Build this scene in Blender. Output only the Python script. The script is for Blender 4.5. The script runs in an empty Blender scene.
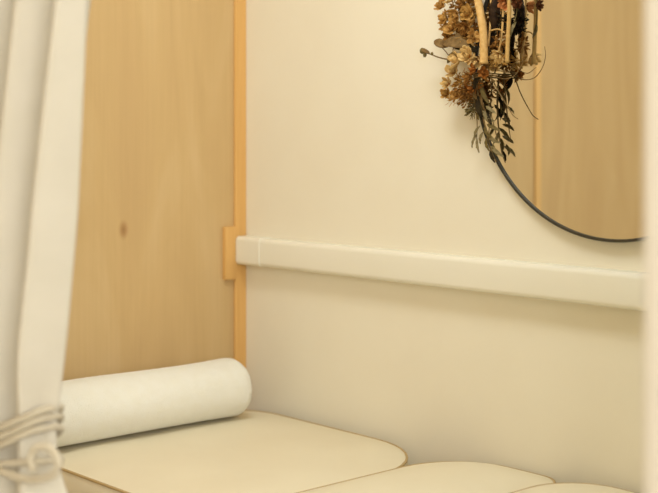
import bpy, bmesh, math, random
from mathutils import Vector, Matrix, noise

S = bpy.context.scene
COL = S.collection

# ------------------------------------------------------------------ camera
cam_data = bpy.data.cameras.new('camera')
cam = bpy.data.objects.new('camera', cam_data)
COL.objects.link(cam)
S.camera = cam
CAM = Vector((2.455, -1.952, 1.28))
YAW = math.radians(42.2)
view = Vector((-math.cos(YAW), math.sin(YAW), 0))
cam.location = CAM
cam.rotation_euler = view.to_track_quat('-Z', 'Y').to_euler()
cam_data.sensor_width = 36.0
cam_data.lens = 1280 / 658 * 36.0
cam_data.shift_y = -(246.5 - 138) / 658
cam_data.clip_start = 0.05
cam_data.dof.use_dof = True
cam_data.dof.focus_distance = 2.52
cam_data.dof.aperture_fstop = 2.9

# ------------------------------------------------------------------ world, lights, exposure
w = bpy.data.worlds.new('room_ambience')
S.world = w
w.use_nodes = True
w.node_tree.nodes['Background'].inputs[0].default_value = (1.0, 0.98, 0.95, 1)
w.node_tree.nodes['Background'].inputs[1].default_value = 0.25


def area(name, loc, target, sx, sy, power, colour):
    l = bpy.data.lights.new(name, 'AREA')
    l.shape = 'RECTANGLE'
    l.size, l.size_y = sx, sy
    l.energy = power
    l.color = colour
    o = bpy.data.objects.new(name, l)
    COL.objects.link(o)
    o.location = loc
    o.rotation_euler = (Vector(target) - Vector(loc)).to_track_quat('-Z', 'Y').to_euler()
    return o


area('booth_ceiling_panel', (1.05, -0.85, 2.46), (0.95, -0.62, 0.0), 0.8, 0.5, 12, (0.95, 1.0, 1.01))
area('corridor_fill_light', (3.6, -2.35, 1.75), (0.7, -0.9, 1.2), 1.3, 1.3, 40, (0.96, 1.0, 1.05))  # unseen fill lamp added to brighten the curtain and plywood from the corridor

S.view_settings.view_transform = 'Standard'
S.view_settings.look = 'None'
S.view_settings.gamma = 1
S.view_settings.exposure = 0.42
S.view_settings.use_curve_mapping = False


# ------------------------------------------------------------------ materials
def rgb(r, g, b):
    f = lambda c: (c / 255 / 12.92) if c / 255 <= 0.04045 else ((c / 255 + 0.055) / 1.055) ** 2.4
    return (f(r), f(g), f(b), 1)


class NT:
    def __init__(self, name):
        self.m = bpy.data.materials.new(name)
        self.m.use_nodes = True
        self.t = self.m.node_tree
        self.b = self.t.nodes['Principled BSDF']
        self.out = self.t.nodes['Material Output']

    def n(self, kind, **kw):
        x = self.t.nodes.new(kind)
        for k, v in kw.items():
            if k in x.inputs.keys():
                x.inputs[k].default_value = v
            else:
                setattr(x, k, v)
        return x

    def l(self, a, b):
        self.t.links.new(a, b)

    def coord(self, scale=(1, 1, 1), rot=(0, 0, 0)):
        tc = self.n('ShaderNodeTexCoord')
        mp = self.n('ShaderNodeMapping')
        mp.inputs['Scale'].default_value = scale
        mp.inputs['Rotation'].default_value = rot
        self.l(tc.outputs['Object'], mp.inputs['Vector'])
        return mp.outputs['Vector']

    def ramp(self, fac, stops):
        r = self.n('ShaderNodeValToRGB')
        e = r.color_ramp.elements
        while len(e) < len(stops):
            e.new(0.5)
        for i, (p, c) in enumerate(stops):
            e[i].position = p
            e[i].color = c
        self.l(fac, r.inputs['Fac'])
        return r.outputs['Color']

    def bump(self, h, strength, dist):
        b = self.n('ShaderNodeBump', Strength=strength, Distance=dist)
        self.l(h, b.inputs['Height'])
        self.l(b.outputs['Normal'], self.b.inputs['Normal'])


def noisy(name, c1, c2, scale=8, rough=0.6, bump=0.0, bscale=200, dist=0.001, stretch=(1, 1, 1), spec=0.3, sheen=0.0, subs=0.0, trans=0.0):
    k = NT(name)
    v = k.coord(stretch)
    nz = k.n('ShaderNodeTexNoise', Scale=scale, Detail=4.0)
    k.l(v, nz.inputs['Vector'])
    k.l(k.ramp(nz.outputs['Fac'], [(0.3, c1), (0.7, c2)]), k.b.inputs['Base Color'])
    k.b.inputs['Roughness'].default_value = rough
    k.b.inputs['Specular IOR Level'].default_value = spec
    if sheen:
        k.b.inputs['Sheen Weight'].default_value = sheen
        k.b.inputs['Sheen Roughness'].default_value = 0.5
    if trans:
        tr = k.n('ShaderNodeBsdfTranslucent')
        k.l(k.t.links[-1].from_socket if False else k.b.inputs['Base Color'].links[0].from_socket, tr.inputs['Color'])
        mx = k.n('ShaderNodeMixShader')
        mx.inputs[0].default_value = trans
        k.l(k.b.outputs[0], mx.inputs[1])
        k.l(tr.outputs[0], mx.inputs[2])
        k.l(mx.outputs[0], k.out.inputs['Surface'])
    if bump:
        n2 = k.n('ShaderNodeTexNoise', Scale=bscale, Detail=3.0)
        k.l(v, n2.inputs['Vector'])
        k.bump(n2.outputs['Fac'], bump, dist)
    return k.m


def plywood(name):
    k = NT(name)
    # faint broad figure running up the sheet
    v = k.coord((7.0, 7.0, 1.3))
    fig = k.n('ShaderNodeTexNoise', Scale=1.0, Detail=3.0, Distortion=1.6)
    k.l(v, fig.inputs['Vector'])
    base = k.ramp(fig.outputs['Fac'], [(0.25, rgb(202, 168, 117)), (0.5, rgb(208, 175, 122)), (0.75, rgb(214, 183, 132))])
    # fine pores and streaks
    v2 = k.coord((60.0, 60.0, 1.6))
    st = k.n('ShaderNodeTexNoise', Scale=2.2, Detail=5.0)
    k.l(v2, st.inputs['Vector'])
    streak = k.ramp(st.outputs['Fac'], [(0.35, (0.95, 0.94, 0.92, 1)), (0.65, (1, 1, 1, 1))])
    mix = k.n('ShaderNodeMix', data_type='RGBA', blend_type='MULTIPLY')
    mix.inputs['Factor'].default_value = 0.6
    k.l(base, mix.inputs['A'])
    k.l(streak, mix.inputs['B'])
    # one small brown knot
    tc = k.n('ShaderNodeTexCoord')
    mp = k.n('ShaderNodeMapping')
    mp.inputs['Location'].default_value = (0, 0.349, -1.072 * 0.6)
    mp.inputs['Scale'].default_value = (0, 1, 0.6)
    k.l(tc.outputs['Object'], mp.inputs['Vector'])
    ln = k.n('ShaderNodeVectorMath', operation='LENGTH')
    k.l(mp.outputs['Vector'], ln.inputs[0])
    kn = k.ramp(ln.outputs['Value'], [(0.0, rgb(140, 92, 40)), (0.005, rgb(186, 140, 82)), (0.014, (1, 1, 1, 1))])
    m2 = k.n('ShaderNodeMix', data_type='RGBA', blend_type='MULTIPLY')
    m2.inputs['Factor'].default_value = 0.55
    k.l(mix.outputs['Result'], m2.inputs['A'])
    k.l(kn, m2.inputs['B'])
    k.l(m2.outputs['Result'], k.b.inputs['Base Color'])
    k.b.inputs['Roughness'].default_value = 0.5
    k.b.inputs['Specular IOR Level'].default_value = 0.25
    return k.m


M = {}
M['wall'] = noisy('cream_wallpaper', rgb(240, 231, 208), rgb(242, 234, 212), 6, 0.75, 0.12, 220, 0.0008)
M['ceiling'] = noisy('ceiling_white', rgb(240, 236, 226), rgb(243, 239, 230), 6, 0.9)
M['floor'] = noisy('floor_vinyl', rgb(196, 190, 178), rgb(206, 200, 188), 5, 0.5, stretch=(1, 14, 1))
M['ply'] = plywood('plywood_sheet')
M['batten'] = noisy('pale_pine', rgb(221, 170, 98), rgb(229, 181, 110), 5, 0.5, stretch=(30, 30, 1))
M['pinelite'] = noisy('light_pine', rgb(226, 180, 112), rgb(232, 188, 120), 5, 0.5, stretch=(30, 30, 1))
M['rail'] = noisy('ivory_plastic', rgb(240, 235, 216), rgb(242, 237, 219), 5, 0.22, spec=0.55)
M['leather'] = noisy('beige_vinyl_leather', rgb(230, 218, 188), rgb(234, 223, 194), 7, 0.48, 0.10, 330, 0.0006, spec=0.35)
M['piping'] = noisy('brown_seam', rgb(184, 156, 108), rgb(194, 166, 118), 20, 0.6)
M['bedwood'] = noisy('bed_wood', rgb(190, 146, 92), rgb(202, 160, 104), 6, 0.5, stretch=(1, 20, 20))
M['rubber'] = noisy('dark_rubber', rgb(50, 46, 42), rgb(58, 54, 48), 20, 0.8)
M['towel'] = noisy('white_terry', rgb(250, 244, 225), rgb(252, 247, 231), 40, 0.95, 0.9, 420, 0.004, spec=0.05, sheen=0.3)
M['curtain'] = noisy('off_white_cotton', rgb(231, 223, 205), rgb(235, 227, 210), 20, 0.9, 0.25, 700, 0.0008, spec=0.05, sheen=0.1, trans=0.25)
M['rope'] = noisy('natural_cotton_cord', rgb(202, 189, 164), rgb(212, 200, 176), 60, 0.9, 0.5, 500, 0.002, spec=0.05)
M['post'] = noisy('white_paint', rgb(212, 201, 183), rgb(215, 204, 187), 10, 0.5)
M['metal'] = noisy('black_iron', rgb(50, 44, 30), rgb(60, 54, 38), 40, 0.5, spec=0.4)
k = NT('mirror_glass')
k.b.inputs['Base Color'].default_value = (0.72, 0.72, 0.69, 1)
k.b.inputs['Metallic'].default_value = 1.0
k.b.inputs['Roughness'].default_value = 0.015
M['mirror'] = k.m
M['alu'] = noisy('rail_aluminium', rgb(200, 200, 196), rgb(210, 210, 206), 20, 0.35, spec=0.5)


def dried(name, a, b, rough=0.85, trans=0.15):
    M[name] = noisy(name, a, b, 120, rough, spec=0.15, trans=trans)


dried('tan_petal', rgb(180, 126, 58), rgb(216, 168, 94))
dried('pale_petal', rgb(222, 178, 104), rgb(240, 206, 140))
dried('brown_petal', rgb(134, 88, 38), rgb(176, 124, 60))
dried('rust_petal', rgb(146, 84, 32), rgb(186, 118, 50))
dried('orange_petal', rgb(206, 128, 72), rgb(224, 152, 90))
dried('maroon_petal', rgb(84, 46, 24), rgb(116, 68, 36))
dried('amber_fluff', rgb(186, 134, 62), rgb(216, 168, 92))
dried('grey_leaf', rgb(116, 90, 54), rgb(150, 120, 76))
dried('olive_leaf', rgb(104, 88, 50), rgb(138, 120, 74))
dried('sage_leaf', rgb(122, 108, 72), rgb(160, 144, 104))
dried('dark_leaf', rgb(44, 36, 22), rgb(70, 58, 36))
dried('dark_pod', rgb(34, 22, 12), rgb(62, 42, 22), 0.7, 0.0)
dried('reed', rgb(206, 160, 92), rgb(226, 186, 122), 0.7, 0.0)
dried('thin_reed', rgb(196, 154, 88), rgb(212, 172, 106), 0.7, 0.0)
dried('twig', rgb(110, 88, 52), rgb(140, 114, 72), 0.8, 0.0)


# ------------------------------------------------------------------ mesh helpers
def obj(name, bm, mat, parent=None, smooth=True, loc=(0, 0, 0)):
    me = bpy.data.meshes.new(name)
    bmesh.ops.recalc_face_normals(bm, faces=bm.faces)
    bm.to_mesh(me)
    bm.free()
    if smooth:
        for p in me.polygons:
            p.use_smooth = True
    me.materials.append(M[mat])
    o = bpy.data.objects.new(name, me)
    COL.objects.link(o)
    o.location = loc
    if parent:
        o.parent = parent
    return o


def thing(name, label, cat, loc=(0, 0, 0), group=None):
    o = bpy.data.objects.new(name, None)
    COL.objects.link(o)
    o.empty_display_size = 0.05
    o.location = loc
    o['label'] = label
    o['category'] = cat
    if group:
        o['group'] = group
    return o


def tag(o, label, cat, kind=None, group=None):
    o['label'] = label
    o['category'] = cat
    if kind:
        o['kind'] = kind
    if group:
        o['group'] = group
    return o


def box_bm(x0, x1, y0, y1, z0, z1, bev=0.0, seg=3, bm=None):
    bm = bm or bmesh.new()
    r = bmesh.ops.create_cube(bm, size=1.0)
    for v in r['verts']:
        v.co = Vector(((x0 + x1) / 2 + v.co.x * (x1 - x0), (y0 + y1) / 2 + v.co.y * (y1 - y0), (z0 + z1) / 2 + v.co.z * (z1 - z0)))
    if bev:
        es = list({e for v in r['verts'] for e in v.link_edges})
        bmesh.ops.bevel(bm, geom=es, offset=bev, segments=seg, affect='EDGES', profile=0.5)
    return bm


def harden(o, ang=40):
    for p in o.data.polygons:
        p.use_smooth = True
    m = o.modifiers.new('edges', 'EDGE_SPLIT')
    m.split_angle = math.radians(ang)
    return o


def tube(bm, pts, rad, n=8, caps=True):
    pts = [Vector(p) for p in pts]
    rads = rad if isinstance(rad, (list, tuple)) else [rad] * len(pts)
    rings = []
    prev = None
    for i, p in enumerate(pts):
        a = pts[max(i - 1, 0)]
        b = pts[min(i + 1, len(pts) - 1)]
        t = (b - a).normalized()
        if prev is None:
            up = Vector((0, 0, 1)) if abs(t.z) < 0.9 else Vector((1, 0, 0))
            s = t.cross(up).normalized()
        else:
            s = (prev - t * prev.dot(t)).normalized()
        prev = s
        u = t.cross(s)
        rings.append([bm.verts.new(p + (s * math.cos(2 * math.pi * j / n) + u * math.sin(2 * math.pi * j / n)) * rads[i]) for j in range(n)])
    for a, b in zip(rings, rings[1:]):
        for j in range(n):
            bm.faces.new((a[j], a[(j + 1) % n], b[(j + 1) % n], b[j]))
    if caps:
        bm.faces.new(rings[0][::-1])
        bm.faces.new(rings[-1])
    return bm


def spline(pts, n=8):
    pts = [Vector(p) for p in pts]
    P = [pts[0] * 2 - pts[1]] + pts + [pts[-1] * 2 - pts[-2]]
    out = []
    for i in range(1, len(P) - 2):
        a, b, c, d = P[i - 1:i + 3]
        for j in range(n):
            t = j / n
            out.append(0.5 * ((2 * b) + (c - a) * t + (2 * a - 5 * b + 4 * c - d) * t * t + (3 * b - a - 3 * c + d) * t ** 3))
    out.append(pts[-1])
    return out


def ring_tube(bm, pts, r, n=8):
    """closed tube"""
    pts = [Vector(p) for p in pts]
    N = len(pts)
    rings = []
    for i, p in enumerate(pts):
        t = (pts[(i + 1) % N] - pts[i - 1]).normalized()
        s = t.cross(Vector((0, 0, 1)))
        s = s.normalized() if s.length > 1e-4 else Vector((1, 0, 0))
        u = t.cross(s)
        rings.append([bm.verts.new(p + (s * math.cos(2 * math.pi * j / n) + u * math.sin(2 * math.pi * j / n)) * r) for j in range(n)])
    for i in range(N):
        a, b = rings[i], rings[(i + 1) % N]
        for j in range(n):
            bm.faces.new((a[j], a[(j + 1) % n], b[(j + 1) % n], b[j]))
    return bm


# ------------------------------------------------------------------ the room
X1, Y1, H = 3.9, -3.0, 2.5


def struct(name, bm, mat, label, cat):
    o = obj(name, bm, mat, smooth=False)
    return tag(o, label, cat, 'structure')


struct('floor', box_bm(-0.05, X1, Y1, 0.05, -0.06, 0), 'floor', 'pale vinyl floor under the treatment bed', 'floor')
struct('ceiling', box_bm(-0.05, X1, Y1, 0.05, H, H + 0.06), 'ceiling', 'plain white ceiling over the booth', 'ceiling')
struct('wall_left', box_bm(-0.07, -0.006, Y1, 0.06, 0, H), 'ply', 'plywood partition wall at the head of the bed', 'wall')
struct('wall_back', box_bm(-0.006, X1, 0, 0.06, 0, H), 'wall', 'cream papered wall with white rail and round mirror', 'wall')
struct('wall_right', box_bm(X1, X1 + 0.06, Y1, 0.06, 0, H), 'wall', 'cream wall at the foot end, out of the frame', 'wall')
struct('wall_front', box_bm(-0.07, X1, Y1 - 0.06, Y1, 0, H), 'wall', 'cream wall behind the camera', 'wall')

o = struct('trim_1', box_bm(-0.006, 0.002, -0.034, 0, 0, H, 0.002, 2), 'batten', 'narrow orange-toned pine batten in the corner between plywood and cream wall', 'trim')
o = struct('trim_2', box_bm(-0.006, 0.000, -1.174, -1.147, 0, H, 0.002, 2), 'pinelite', 'pine cover batten on plywood, seen in the mirror', 'trim')
o = struct('trim_3', box_bm(1.822, 1.942, -1.017, -0.957, 0, H, 0.006, 3), 'post', 'blurred white painted post at the right edge of the booth opening', 'post')

struct('wall_light_block', box_bm(1.942, X1, -1.010, -0.964, 0, H), 'wall', 'unseen cream panel added beyond the white post to block corridor light', 'wall')  # added out of view to keep corridor light off the right of the booth

# rail backing block and rail
o = obj('wood_block', box_bm(-0.006, 0.007, -0.068, -0.0342, 0.938, 1.066, 0.002, 2), 'batten')
tag(harden(o), 'small pine block on plywood behind the left end of the white rail', 'block')

rail = thing('wall_rail', 'long ivory handrail fixed along the cream wall below the mirror', 'rail', (0.008, 0, 0.975))


def rail_prof(x0, x1, grow, ry, rz):
    """extruded rounded profile, local to the rail's base"""
    bm = bmesh.new()
    d, h = 0.036 + grow, 0.066
    prof = []
    rr = 0.011
    prof.append((0.0, -grow))
    for (cy, cz, a0) in ((-(d - rr), -grow + rr, -90), (-(d - rr), h + grow - rr, 180)):
        rng = (270, 180) if cz < h / 2 else (180, 90)
        for q in range(7):
            a = math.radians(rng[0] + (rng[1] - rng[0]) * q / 6)
            prof.append((cy + rr * math.cos(a), cz + rr * math.sin(a)))
    prof.append((0.0, h + grow))
    A = [bm.verts.new((x0, y, z)) for y, z in prof]
    B = [bm.verts.new((x1, y, z)) for y, z in prof]
    n = len(prof)
    for i in range(n):
        bm.faces.new((A[i], A[(i + 1) % n], B[(i + 1) % n], B[i]))
    bm.faces.new(A[::-1])
    bm.faces.new(B)
    return bm


harden(obj('rail_bar', rail_prof(0.088, 2.9, 0.0, 0, 0), 'rail', rail))
c = harden(obj('end_cap', rail_prof(0.0, 0.088, 0.0015, 0, 0), 'rail', rail))

# ------------------------------------------------------------------ bed
bed = thing('treatment_bed', 'beige leatherette treatment bed with sectioned cushions along the cream wall', 'bed', (0.9, -0.34, 0))
BO = Vector((0.9, -0.34, 0))


def outline(x0, x1, y0, y1, r, n=10):
    rs = r if isinstance(r, (list, tuple)) else [r] * 4
    out = []
    for (cx, cy, a0, q) in ((x1, y1, 0, 0), (x0, y1, 90, 1), (x0, y0, 180, 2), (x1, y0, 270, 3)):
        rr = rs[q]
        ox = cx - rr if cx == x1 else cx + rr
        oy = cy - rr if cy == y1 else cy + rr
        for i in range(n + 1):
            a = math.radians(a0 + 90 * i / n)
            out.append((ox + rr * math.cos(a), oy + rr * math.sin(a)))
    # fill long edges
    dense = []
    for i, p in enumerate(out):
        q = out[(i + 1) % len(out)]
        dense.append(p)
        L = math.dist(p, q)
        k = int(L / 0.03)
        for j in range(1, k):
            dense.append((p[0] + (q[0] - p[0]) * j / k, p[1] + (q[1] - p[1]) * j / k))
    return dense


def cushion(x0, x1, y0, y1, zb, ze, crown, r, seed):
    ol = outline(x0, x1, y0, y1, r)
    N = len(ol)
    cx, cy = (x0 + x1) / 2, (y0 + y1) / 2
    bm = bmesh.new()
    rings = []
    # bottom, bulging side, seam, crowned top
    prof = [(0.985, zb), (1.0, zb + 0.012)]
    for t in (0.2, 0.4, 0.6, 0.8):
        prof.append((1.0, zb + 0.012 + (ze - zb - 0.016) * t))
    loops = []
    for j, (s, z) in enumerate(prof):
        b = 0.006 * math.sin(math.pi * (z - zb) / (ze - zb))
        loops.append([(x, y, z, b) for x, y in ol])
    loops.append([(x, y, ze - 0.004, 0.0) for x, y in ol])

    def inset(p, d):
        # shrink towards the middle by d metres on each axis
        x = p[0] - math.copysign(min(abs(p[0] - cx), d * abs(p[0] - cx) / ((x1 - x0) / 2)), p[0] - cx)
        y = p[1] - math.copysign(min(abs(p[1] - cy), d * abs(p[1] - cy) / ((y1 - y0) / 2)), p[1] - cy)
        return x, y
    half = min(x1 - x0, y1 - y0) / 2
    tops = []
    for d in (0.003, 0.008, 0.016, 0.028, 0.045, 0.07, 0.10, 0.14, 0.19, 0.24, 0.30):
        if d > half - 0.02:
            break
        tops.append(d)
    for d in tops:
        row = []
        for p in ol:
            x, y = inset(p, d)
            t = min(1.0, d / 0.13)
            z = ze - 0.002 + crown * (1 - (1 - t) ** 2.1)
            z += 0.0028 * noise.noise(Vector((x * 5, y * 5, seed))) * t
            row.append((x, y, z, 0.0))
        loops.append(row)
    V = []
    for row in loops:
        vs = []
        for (x, y, z, b) in row:
            d = Vector((x - cx, y - cy, 0))
            d = d.normalized() if d.length > 0 else d
            vs.append(bm.verts.new(Vector((x, y, z)) + d * b - BO))
        V.append(vs)
    for a, b in zip(V, V[1:]):
        for i in range(N):
            bm.faces.new((a[i], a[(i + 1) % N], b[(i + 1) % N], b[i]))
    bm.faces.new(V[0][::-1])
    bm.faces.new(V[-1])
    o = obj('cushion', bm, 'leather', bed)
    pb = bmesh.new()
    ring_tube(pb, [Vector((x, y, ze - 0.003)) - BO for x, y in ol], 0.0028, 8)
    obj('piping', pb, 'piping', o)
    return o


YB0, YB1 = -0.656, -0.018
cushion(0.010, 0.700, YB0, YB1 - 0.012, 0.545, 0.635, 0.011, [0.21, 0.15, 0.06, 0.06], 1.3)
cushion(0.703, 0.980, YB0, YB1, 0.545, 0.640, 0.023, [0.05, 0.15, 0.05, 0.05], 4.1)
cushion(0.986, 1.85, YB0, YB1, 0.545, 0.650, 0.025, [0.08, 0.11, 0.05, 0.08], 7.7)

fb = bmesh.new()
box_bm(0.03, 1.83, YB0 + 0.015, YB1 - 0.012, 0.47, 0.545, 0.006, 2, fb)
for v in fb.verts:
    v.co -= BO
harden(obj('bed_frame', fb, 'bedwood', bed))
for lx in (0.10, 1.76):
    for ly in (YB0 + 0.055, YB1 - 0.055):
        lb = box_bm(lx - 0.03, lx + 0.03, ly - 0.03, ly + 0.03, 0.012, 0.47, 0.006, 2)
        for v in lb.verts:
            v.co -= BO
        lg = harden(obj('leg', lb, 'bedwood', bed))
        rb = box_bm(lx - 0.032, lx + 0.032, ly - 0.032, ly + 0.032, 0.0, 0.012, 0.003, 2)
        for v in rb.verts:
            v.co -= BO
        harden(obj('rubber_foot', rb, 'rubber', lg))

# ------------------------------------------------------------------ rolled towel
bm = bmesh.new()
TX, TZ = 0.135, 0.6465
YE, YS = -0.136, -0.655
NL, NA = 150, 96
rows = []
for i in range(NL + 1):
    t = i / NL
    y = YE + (YS - YE) * t
    # round the ends over
    e = min(t, 1 - t) * abs(YS - YE)
    rad = 0.0625 + 0.0035 * math.exp(-((t - 0.02) / 0.20) ** 2) + 0.0025 * math.exp(-((t - 1.0) / 0.35) ** 2)
    rnd = 0.030 if t < 0.5 else 0.018
    if e < rnd:
        q = 1 - e / rnd
        rad = rad - rnd * 0.75 * (1 - math.sqrt(max(0.0, 1 - q * q)))
    row = []
    for j in range(NA):
        a = 2 * math.pi * j / NA
        n1 = noise.noise(Vector((math.cos(a) * 1.3, y * 6, math.sin(a) * 1.3 + 3)))
        n2 = noise.noise(Vector((math.cos(a) * 9, y * 130, math.sin(a) * 9)))
        rr = rad + 0.0022 * n1 + 0.0007 * n2
        # the outer flap edge shows as a soft step behind the roll
        st = (a - math.radians(150)) % (2 * math.pi)
        rr += 0.004 * (1 - st / (2 * math.pi))
        x = math.cos(a) * rr * 1.03
        z = math.sin(a) * rr
        # weight flattens the underside on the cushion
        zf = -0.060
        if z < zf:
            z = zf + (z - zf) * 0.25
        row.append(bm.verts.new((TX + x + 0.006 * (0.5 - t) * 2, y, TZ + 0.066 + z)))
    rows.append(row)
for a, b in zip(rows, rows[1:]):
    for j in range(NA):
        bm.faces.new((a[j], a[(j + 1) % NA], b[(j + 1) % NA], b[j]))
for row, sgn in ((rows[0], 1), (rows[-1], -1)):
    c = sum((v.co for v in row), Vector()) / NA
    cur = row
    for k2 in range(1, 7):
        s = 1 - k2 / 7
        ring = []
        for j in range(NA):
            p = c + (row[j].co - c) * s
            # spiral grooves of the roll
            ph = k2 + j / NA * 2
            p.y += sgn * (0.004 + 0.004 * math.cos(ph * math.pi))
            ring.append(bm.verts.new(p))
        for j in range(NA):
            bm.faces.new((cur[j], cur[(j + 1) % NA], ring[(j + 1) % NA], ring[j]))
        cur = ring
    bm.faces.new(cur)
for v in bm.verts:
    v.co -= Vector((TX, -0.37, TZ))
o = obj('rolled_towel', bm, 'towel', loc=(TX, -0.37, TZ))
tag(o, 'thick white terry towel rolled up at the head of the bed', 'towel')

# ------------------------------------------------------------------ round mirror
MX, MZ, MR = 1.0780, 1.4173, 0.3262
mir = thing('round_mirror', 'large round wall mirror with thin dark metal frame', 'mirror', (MX, 0, MZ))
bm = bmesh.new()
NS = 128
prof = [(MR - 0.0055, 0.0), (MR, 0.0), (MR, -0.0165), (MR - 0.0015, -0.018), (MR - 0.0040, -0.018), (MR - 0.0055, -0.017)]
R_ = [[bm.verts.new((r * math.cos(2 * math.pi * i / NS), y, r * math.sin(2 * math.pi * i / NS))) for r, y in prof] for i in range(NS)]
for i in range(NS):
    a, b = R_[i], R_[(i + 1) % NS]
    for j in range(len(prof)):
        bm.faces.new((a[j], a[(j + 1) % len(prof)], b[(j + 1) % len(prof)], b[j]))
harden(obj('mirror_frame', bm, 'metal', mir), 35)
bm = bmesh.new()
fr = [bm.verts.new(((MR - 0.005) * math.cos(2 * math.pi * i / NS), -0.0135, (MR - 0.005) * math.sin(2 * math.pi * i / NS))) for i in range(NS)]
bk = [bm.verts.new((v.co.x, -0.0085, v.co.z)) for v in fr]
bm.faces.new(fr)
bm.faces.new(bk[::-1])
for i in range(NS):
    bm.faces.new((fr[i], fr[(i + 1) % NS], bk[(i + 1) % NS], bk[i]))
obj('mirror_glass', bm, 'mirror', mir, smooth=False)

# ------------------------------------------------------------------ curtain, its rod and tie
CY = -1.060
# height, x of the deep valley, right hem, fold length, fold depth
KEYS = [(2.40, 1.060, 1.120, 0.106, 0.041), (1.541, 0.9465, 1.0241, 0.106, 0.041), (1.464, 0.924, 1.0037, 0.106, 0.041),
        (1.338, 0.8955, 0.9787, 0.106, 0.041), (1.209, 0.8665, 0.9534, 0.106, 0.041), (1.058, 0.842, 0.9305, 0.106, 0.041),
        (0.960, 0.8255, 0.9142, 0.106, 0.041), (0.904, 0.810, 0.9014, 0.104, 0.027), (0.861, 0.8075, 0.8973, 0.102, 0.025),
        (0.834, 0.810, 0.9014, 0.104, 0.026), (0.792, 0.8255, 0.9174, 0.106, 0.041), (0.70, 0.850, 0.955, 0.110, 0.032),
        (0.45, 0.890, 1.010, 0.116, 0.034), (0.03, 0.920, 1.050, 0.120, 0.036)]


def smooth_key(z):
    acc = [0.0] * 4
    for d in (-0.03, -0.015, 0, 0.015, 0.03):
        zz = min(2.40, max(0.03, z + d))
        for a, b in zip(KEYS, KEYS[1:]):
            if a[0] >= zz >= b[0]:
                t = (a[0] - zz) / (a[0] - b[0])
                for i in range(4):
                    acc[i] += (a[i + 1] + (b[i + 1] - a[i + 1]) * t) / 5
                break
    return acc


CO = Vector((0.70, CY, 0))
curt = thing('curtain', 'off-white cotton curtain gathered and tied at the left of the booth opening', 'curtain', CO)
bm = bmesh.new()
NU, NZ = 260, 190
grid = []
for i in range(NZ + 1):
    z = 2.40 - (2.40 - 0.03) * i / NZ
    xv, xr, lam, am = smooth_key(z)
    ease = min(1.0, max(0.0, (z - 0.93) / 0.25))
    xv += 0.003 + 0.009 * ease
    xr += 0.009 * ease
    f0, f1 = -3.15, (xr - xv) / lam
    pk = math.exp(-((z - 0.858) / 0.09) ** 2)
    row = []
    for j in range(NU + 1):
        f = f0 + (f1 - f0) * j / NU
        x = xv + f * lam
        wob = 0.35 * noise.noise(Vector((f * 0.9, z * 1.1, 2.0))) * min(1.0, max(0.0, -f + 0.2))
        y = am * math.cos(2 * math.pi * f + wob)
        # fine gathers near the tie
        y += pk * 0.0045 * math.sin(2 * math.pi * 4.3 * f + z * 9) + 0.0012 * noise.noise(Vector((f * 6, z * 7, 5)))
        row.append(bm.verts.new(Vector((x, CY + y, z)) - CO))
    grid.append(row)
for a, b in zip(grid, grid[1:]):
    for j in range(NU):
        bm.faces.new((a[j], a[j + 1], b[j + 1], b[j]))
o = obj('cloth', bm, 'curtain', curt)
sm = o.modifiers.new('thickness', 'SOLIDIFY')
sm.thickness = 0.0016
# gathering heading band with rings
for i in range(9):
    hx = 0.76 + 0.043 * i
    hb = bmesh.new()
    ring_tube(hb, [Vector((hx, CY + 0.016 * math.cos(2 * math.pi * q / 20), 2.412 + 0.016 * math.sin(2 * math.pi * q / 20))) - CO for q in range(20)], 0.002, 6)
    obj('curtain_ring', hb, 'alu', curt)
rb = bmesh.new()
tube(rb, [(-0.006, CY, 2.424), (1.83, CY, 2.424)], 0.011, 16)
tag(obj('curtain_rod', rb, 'alu'), 'slim metal rod across the booth opening carrying the tied curtain', 'rod')

tie = thing('curtain_tie', 'beige cotton cord wound several times round the gathered curtain', 'tie cord', (0.70, CY, 0.858))
RX, RY = 0.199, 0.040


def twisted(bm, pts, rad, closed, strands=3):
    """thick soft cord laid up from strands"""
    N = len(pts)
    L = sum((pts[i + 1] - pts[i]).length for i in range(N - 1))
    turns = round(L / 0.028)
    for s_ in range(strands):
        P = []
        for i, p in enumerate(pts):
            t = (pts[(i + 1) % N] - pts[i - 1]).normalized() if closed or 0 < i < N - 1 else (pts[min(i + 1, N - 1)] - pts[max(i - 1, 0)]).normalized()
            u = t.orthogonal().normalized() if abs(t.z) > 0.9 else t.cross(Vector((0, 0, 1))).normalized()
            q = t.cross(u)
            a = 2 * math.pi * (i / N * turns + s_ / strands)
            P.append(p + (u * math.cos(a) + q * math.sin(a)) * rad * 0.52)
        if closed:
            ring_tube(bm, P, rad * 0.6, 7)
        else:
            tube(bm, P, rad * 0.6, 7)


def wrap(zc, tilt, rad, ph0=0.0, wig=0.003):
    N = 240
    pts = []
    for i in range(N):
        a = 2 * math.pi * i / N
        # flattened loop hugging the bundle
        c, s_ = math.cos(a), math.sin(a)
        x = RX * math.copysign(abs(c) ** 0.8, c)
        y = (RY + rad) * math.copysign(abs(s_) ** 0.55, s_)
        pts.append(Vector((x, y, zc + tilt * c + wig * math.sin(3 * a + ph0))))
    bm = bmesh.new()
    twisted(bm, pts, rad, True)
    return obj('cord', bm, 'rope', tie)


wrap(-0.020, 0.070, 0.0050, 0.3)
wrap(-0.031, 0.068, 0.0050, 1.0)
wrap(-0.043, 0.066, 0.0050, 2.0)
wrap(-0.046, 0.026, 0.0050, 3.0, 0.002)
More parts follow.
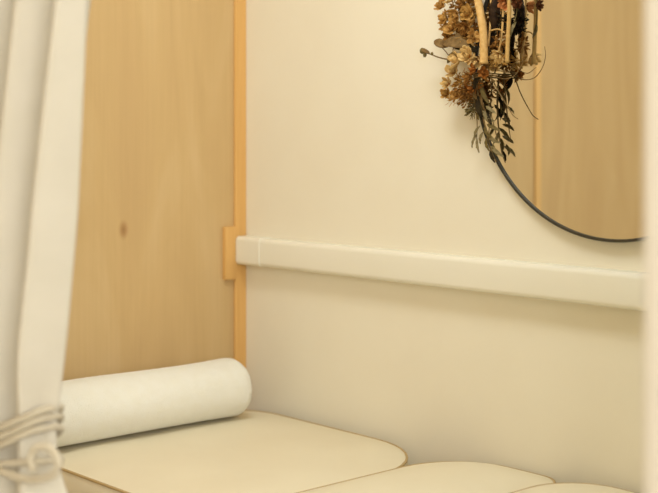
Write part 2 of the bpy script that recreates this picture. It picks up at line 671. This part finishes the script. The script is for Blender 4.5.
# loop of the knot at the front right
lb = bmesh.new()
lp = spline([(0.150, -0.047, -0.034), (0.200, -0.047, -0.033), (0.245, -0.044, -0.028), (0.280, -0.038, -0.016), (0.288, -0.036, 0.004),
             (0.270, -0.040, 0.018), (0.248, -0.046, 0.014), (0.240, -0.049, 0.000), (0.248, -0.050, -0.014)], 10)
twisted(lb, lp, 0.0050, False)
obj('knot_loop', lb, 'rope', tie)

# ------------------------------------------------------------------ dried flowers on the mirror's edge
rng = random.Random(11)
GX, GZ = 0.780, 1.424
gar = thing('dried_flower_garland', 'dried tan flowers, reeds and leaves hung over the left edge of the mirror', 'dried flowers', (GX, 0, GZ))
# positions below are millimetres from the knot of the bunch: right, out from the wall (negative), up


def mm(p):
    return Vector(p) / 1000.0


def petal(bm, base, dirv, nrm, L, W, cup):
    side = dirv.cross(nrm).normalized()
    rows = []
    for (t, wd) in ((0.0, 0.25), (0.3, 0.8), (0.65, 1.0), (0.9, 0.65), (1.0, 0.2)):
        c = base + dirv * (L * t) + nrm * (cup * L * t * t)
        rows.append([bm.verts.new(c + side * (W * wd * s * 0.5) + nrm * (abs(s) * cup * W * 0.35)) for s in (-1, 0, 1)])
    for a, b in zip(rows, rows[1:]):
        for j in range(2):
            bm.faces.new((a[j], a[j + 1], b[j + 1], b[j]))


def rand_dir(bias=None, k=0.0):
    while True:
        v = Vector((rng.uniform(-1, 1), rng.uniform(-1, 1), rng.uniform(-1, 1)))
        if 0.05 < v.length < 1:
            break
    v.normalize()
    if bias is not None:
        v = (v + Vector(bias) * k).normalized()
    return v


def thick(o, t=0.0006):
    m = o.modifiers.new('thickness', 'SOLIDIFY')
    m.thickness = t
    return o


def blossom(c, r, mat, np_=11, cup=0.5, facing=(0, -1, 0), spread=0.9, heart='brown_petal', name='flower_head'):
    c = mm(c)
    r /= 1000.0
    ax = rand_dir(facing, 1.6)
    s = ax.orthogonal().normalized()
    u = ax.cross(s)
    bm = bmesh.new()
    for lay in range(2):
        for i in range(np_):
            a = 2 * math.pi * (i + 0.5 * lay) / np_ + rng.uniform(-.25, .25)
            d = ((s * math.cos(a) + u * math.sin(a)) * (spread - 0.35 * lay) + ax * (0.25 + 0.55 * lay + rng.uniform(-.15, .15))).normalized()
            L = r * rng.uniform(0.75, 1.1) * (1 - 0.2 * lay)
            petal(bm, c + d * r * 0.12, d, (ax - d * ax.dot(d)).normalized(), L, L * rng.uniform(0.5, 0.75), cup * rng.uniform(0.3, 1.1))
    o = thick(obj(name, bm, mat, gar))
    hb = bmesh.new()
    for i in range(9):
        d = rand_dir(ax, 1.2)
        bmesh.ops.create_icosphere(hb, subdivisions=1, radius=r * 0.13, matrix=Matrix.Translation(c + d * r * 0.24))
    obj('flower_centre', hb, heart, o)
    return o


def fluff(c, rx, rz, ry, mat, n=60, L=7, name='seed_tuft'):
    """bristly tuft: many little husks about an ellipsoid"""
    bm = bmesh.new()
    c = mm(c)
    for i in range(n):
        d = rand_dir()
        p = c + Vector((d.x * rx, d.y * ry, d.z * rz)) * 0.001 * rng.uniform(0.25, 0.95)
        dd = (d + rand_dir() * 0.6).normalized()
        petal(bm, p, dd, dd.orthogonal().normalized(), L * 0.001 * rng.uniform(.7, 1.3), L * 0.0005 * rng.uniform(.7, 1.2), 0.3)
    return thick(obj(name, bm, mat, gar), 0.0005)


def leaf(a, b, W, mat, face=(0, -1, 0.15), curl=0.12, name='leaf'):
    a, b = mm(a), mm(b)
    W /= 1000.0
    d = b - a
    L = d.length
    d.normalize()
    f = Vector(face).normalized()
    n = (f - d * f.dot(d)).normalized()
    s = d.cross(n)
    bm = bmesh.new()
    N = 12
    rows = []
    for i in range(N + 1):
        t = i / N
        wd = W * 0.5 * (math.sin(math.pi * t ** 0.8) ** 0.8 if 0 < t < 1 else 0.0) + 0.0004
        c = a + d * L * t + n * (math.sin(math.pi * t) * curl * L - 0.0)
        rows.append([bm.verts.new(c + s * wd * q + n * (-abs(q) * wd * -0.3 + 0.0006 * math.sin(i * 1.7 + q * 2))) for q in (-1, -.5, 0, .5, 1)])
    for r0, r1 in zip(rows, rows[1:]):
        for j in range(4):
            bm.faces.new((r0[j], r0[j + 1], r1[j + 1], r1[j]))
    return thick(obj(name, bm, mat, gar), 0.0007)


def stem(pts, r0, r1, mat, name='stem', n=8, nodes=0):
    P = spline([mm(p) for p in pts], 10)
    N = len(P)
    R = []
    for i in range(N):
        t = i / (N - 1)
        r = (r0 + (r1 - r0) * t) / 1000
        if nodes and (i % (N // nodes + 1)) == 1:
            r *= 1.12
        R.append(r)
    bm = bmesh.new()
    tube(bm, P, R, n)
    return obj(name, bm, mat, gar)


def pod(a, b, r, mat, name='seed_pod'):
    a, b = mm(a), mm(b)
    r /= 1000
    bm = bmesh.new()
    N = 14
    P = [a.lerp(b, i / N) for i in range(N + 1)]
    R = [max(0.0006, r * math.sin(math.pi * min(1, 0.08 + 0.9 * i / N)) ** 0.6 * (1 + 0.08 * math.sin(i * 2.1))) for i in range(N + 1)]
    tube(bm, P, R, 14)
    for v in bm.verts:
        v.co += v.co.normalized() * 0 + Vector((noise.noise(v.co * 300), noise.noise(v.co * 300 + Vector((9, 0, 0))), 0)) * 0.0012
    return obj(name, bm, mat, gar)


def bud(c, r, mat, parent):
    bm = bmesh.new()
    bmesh.ops.create_icosphere(bm, subdivisions=2, radius=r / 1000, matrix=Matrix.Translation(mm(c)) @ Matrix.Diagonal((1, 1, 1.3, 1)))
    for v in bm.verts:
        v.co += Vector((1, 1, 1)) * noise.noise(v.co * 400) * 0.0006
    return obj('bud', bm, mat, parent)


# tan clustered blossoms climbing the left of the bunch
for c, r, mat in (
        ((-83, -48, 120), 17, 'tan_petal'), ((-49, -58, 129), 16, 'pale_petal'), ((-18, -60, 120), 16, 'brown_petal'), ((-68, -52, 95), 17, 'amber_fluff'),
        ((-28, -64, 99), 17, 'tan_petal'), ((-1, -62, 101), 16, 'amber_fluff'), ((-46, -58, 71), 17, 'tan_petal'), ((-7, -66, 74), 16, 'brown_petal'),
        ((9, -58, 83), 15, 'tan_petal'), ((-18, -60, 49), 15, 'amber_fluff'), ((10, -62, 54), 15, 'tan_petal'), ((-62, -50, 58), 13, 'brown_petal'),
        ((-7, -52, 29), 12, 'brown_petal'), ((-65, -52, 151), 17, 'amber_fluff'), ((-24, -62, 148), 17, 'tan_petal'), ((5, -62, 134), 16, 'brown_petal'),
        ((-40, -56, 178), 17, 'tan_petal'), ((-3, -62, 166), 17, 'amber_fluff'), ((-22, -56, 204), 16, 'pale_petal'), ((9, -58, 193), 16, 'tan_petal'),
        ((-7, -52, 230), 15, 'brown_petal'), ((22, -52, 219), 14, 'amber_fluff')):
    blossom(c, r, mat)
# large pale blossoms over the knot
for c, r, mat in (((-24, -62, 10), 21, 'pale_petal'), ((7, -70, 14), 20, 'pale_petal'), ((22, -64, 8), 16, 'pale_petal'), ((-47, -54, -14), 18, 'pale_petal'),
                  ((-68, -46, -36), 15, 'pale_petal'), ((-79, -40, -57), 14, 'amber_fluff'), ((76, -62, 17), 17, 'pale_petal'), ((-47, -46, -60), 15, 'tan_petal')):
    blossom(c, r, mat, np_=9, cup=0.7, heart='rust_petal')
for c, r, mat in (((26, -72, -12), 14, 'rust_petal'), ((4, -64, -25), 13, 'brown_petal'), ((39, -66, -18), 12, 'rust_petal'), ((77, -46, 118), 15, 'orange_petal'),
                  ((104, -42, 114), 13, 'maroon_petal'), ((100, -44, 139), 14, 'maroon_petal'), ((72, -46, 149), 15, 'orange_petal')):
    blossom(c, r, mat, np_=10, cup=0.8, heart='maroon_petal')
# bristly tufts
fluff((-22, -50, -47), 26, 22, 16, 'brown_petal', 70, 9)
fluff((-52, -40, -66), 28, 10, 12, 'amber_fluff', 50, 8)
fluff((65, -46, 41), 13, 18, 12, 'brown_petal', 50, 9)
fluff((7, -56, -42), 14, 18, 12, 'rust_petal', 40, 8)
fluff((56, -44, 7), 20, 14, 10, 'amber_fluff', 40, 9)
fluff((-39, -40, 83), 44, 66, 10, 'brown_petal', 110, 12)
fluff((-28, -40, 166), 36, 60, 10, 'amber_fluff', 100, 12)
# more husks filling the bunch between the blossoms
for c, rx, rz, mat, L in (((-70, -44, 85), 20, 26, 'tan_petal', 10), ((-49, -46, 116), 24, 22, 'amber_fluff', 10), ((-10, -48, 69), 18, 34, 'brown_petal', 10), ((-44, -46, 59), 26, 16, 'tan_petal', 9),
                          ((-9, -50, 112), 18, 30, 'amber_fluff', 10), ((-28, -34, -64), 20, 22, 'brown_petal', 10), ((-16, -30, -84), 10, 18, 'olive_leaf', 10),
                          ((-37, -42, -28), 26, 16, 'amber_fluff', 9), ((-22, -32, -52), 18, 26, 'brown_petal', 10), ((29, -40, 9), 16, 20, 'brown_petal', 9), ((61, -42, 84), 16, 34, 'dark_leaf', 10)):
    fluff(c, rx, rz, 12, mat, 80, L)
# dark pods and shadowy leaves
pod((55, -52, 65), (57, -52, 134), 11, 'dark_pod')
pod((43, -44, 35), (40, -44, 94), 7, 'dark_pod')
leaf((21, -60, 24), (-19, -56, 42), 12, 'dark_leaf')
leaf((-16, -54, 30), (-71, -52, 53), 13, 'dark_leaf')
leaf((39, -66, -10), (41, -54, -35), 11, 'brown_petal')
leaf((28, -62, -23), (5, -54, -54), 12, 'dark_leaf')
leaf((40, -46, 0), (34, -46, 47), 14, 'dark_leaf')
# broad grey-brown leaves to the left
leaf((9, -70, 36), (-72, -62, 44), 24, 'grey_leaf', (0.1, -1, 0.5))
leaf((-60, -58, 38), (-102, -54, 52), 17, 'grey_leaf', (0.2, -1, 0.3))
leaf((-25, -64, 22), (-64, -56, 6), 17, 'olive_leaf', (0, -1, 0.3))
leaf((-15, -66, 49), (-35, -62, 64), 10, 'grey_leaf')
# thin twig with buds poking out to the left
tw = stem([(-5, -54, 6), (-55, -52, 12), (-89, -50, 18), (-117, -50, 27), (-139, -50, 32)], 1.8, 1.1, 'twig')
for p, r in (((-139, -50, 34), 5.0), ((-131, -50, 26), 4.0), ((-110, -51, 27), 3.0), ((-88, -51, 44), 2.6)):
    bud(p, r, 'olive_leaf', tw)
stem([(-55, -52, 12), (-73, -52, 31), (-88, -51, 42)], 1.2, 0.8, 'twig')
leaf((-117, -50, 29), (-142, -50, 40), 7, 'grey_leaf')
# reeds
stem([(48, -74, -1), (48, -74, 29), (46, -74, 64), (37, -72, 100), (27, -70, 136), (13, -66, 203)], 8.2, 7.6, 'reed', 'reed', 12, 5)
stem([(89, -54, -0), (91, -54, 43), (94, -54, 85), (94, -54, 124), (91, -54, 177)], 4.2, 4.0, 'thin_reed', 'reed', 10, 4)
stem([(47, -60, 34), (50, -58, 69), (52, -58, 107), (53, -56, 169)], 2.2, 2.0, 'reed', 'reed', 8)
stem([(12, -56, -3), (-3, -50, 49), (-17, -46, 117), (-30, -44, 210)], 2.4, 1.8, 'thin_reed', 'reed', 8)
stem([(61, -50, 7), (69, -48, 45), (74, -48, 91), (74, -48, 160)], 2.4, 2.0, 'reed', 'reed', 8)
stem([(53, -62, 63), (72, -60, 65), (87, -58, 57)], 1.6, 1.4, 'thin_reed', 'reed', 8)
shift = lambda p, dz: (p[0], p[1], p[2] - dz)
# cord that binds the bunch
for dz in (0, 4, 8):
    stem([shift((-19, -38, -13), dz), shift((11, -60, -17), dz), shift((36, -66, -16), dz), shift((42, -52, -14), dz), shift((26, -36, -13), dz)], 1.3, 1.3, 'twig', 'binding_cord')
# trailing foliage along the mirror's rim
stem([(3, -51, -18), (6, -43, -57), (11, -37, -93), (18, -33, -128), (28, -29, -168), (39, -27, -191)], 2.2, 1.0, 'twig')
stem([(13, -51, -19), (27, -43, -62), (37, -37, -105), (49, -33, -152)], 1.8, 0.8, 'twig')
stem([(-8, -45, -26), (-8, -39, -69), (-5, -33, -112), (-11, -29, -164)], 1.4, 0.7, 'twig')
for a, b, wd, mat in (
        ((8, -45, -61), (15, -41, -109), 13, 'dark_leaf'), ((-1, -41, -77), (16, -39, -103), 9, 'dark_leaf'), ((17, -49, -38), (34, -43, -78), 10, 'olive_leaf'),
        ((18, -45, -54), (25, -41, -93), 9, 'grey_leaf'), ((20, -41, -89), (32, -37, -117), 9, 'sage_leaf'), ((21, -39, -105), (45, -37, -111), 8, 'sage_leaf'),
        ((24, -37, -117), (56, -35, -130), 9, 'olive_leaf'), ((16, -37, -124), (43, -35, -148), 9, 'olive_leaf'), ((14, -37, -132), (3, -33, -156), 8, 'sage_leaf'),
        ((25, -35, -140), (56, -33, -154), 9, 'sage_leaf'), ((20, -35, -144), (28, -33, -171), 9, 'olive_leaf'), ((31, -33, -160), (62, -31, -181), 9, 'sage_leaf'),
        ((27, -31, -168), (38, -29, -193), 8, 'dark_leaf'), ((36, -33, -156), (45, -31, -179), 8, 'olive_leaf'), ((4, -35, -120), (-13, -33, -144), 7, 'sage_leaf'),
        ((-7, -31, -136), (-22, -29, -164), 6, 'sage_leaf'), ((-7, -31, -144), (-3, -29, -174), 6, 'sage_leaf'), ((27, -43, -81), (51, -41, -97), 7, 'sage_leaf'),
        ((3, -51, -38), (8, -45, -73), 11, 'grey_leaf'), ((28, -39, -93), (40, -37, -124), 7, 'dark_leaf'), ((16, -43, -77), (3, -39, -109), 8, 'olive_leaf')):
    leaf(a, b, wd * 0.8, mat, (rng.uniform(-.3, .3), -1, rng.uniform(-.2, .4)))
# long curling tendrils
stem([(28, -56, -12), (46, -50, -28), (62, -46, -55), (81, -44, -82), (95, -44, -100), (108, -44, -108)], 1.5, 0.8, 'twig', 'tendril', 6)
stem([(31, -54, -8), (54, -48, -24), (77, -46, -30), (100, -46, -25), (117, -46, -7), (124, -46, 14), (122, -46, 33)], 1.0, 0.5, 'grey_leaf', 'tendril', 6)
stem([(35, -52, -4), (62, -48, -13), (82, -46, -17), (102, -46, -6)], 0.9, 0.5, 'grey_leaf', 'tendril', 6)
stem([(97, -46, 63), (102, -46, 81), (105, -44, 100), (105, -44, 135)], 1.2, 0.8, 'olive_leaf', 'tendril', 6)
leaf((103, -44, 78), (92, -46, 51), 7, 'sage_leaf')
# hidden wire hook that carries the bunch on the rim
stem([(5, -36, -14), (16, -30, 10), (28, -26, 48)], 1.6, 1.6, 'twig', 'wire_hook')
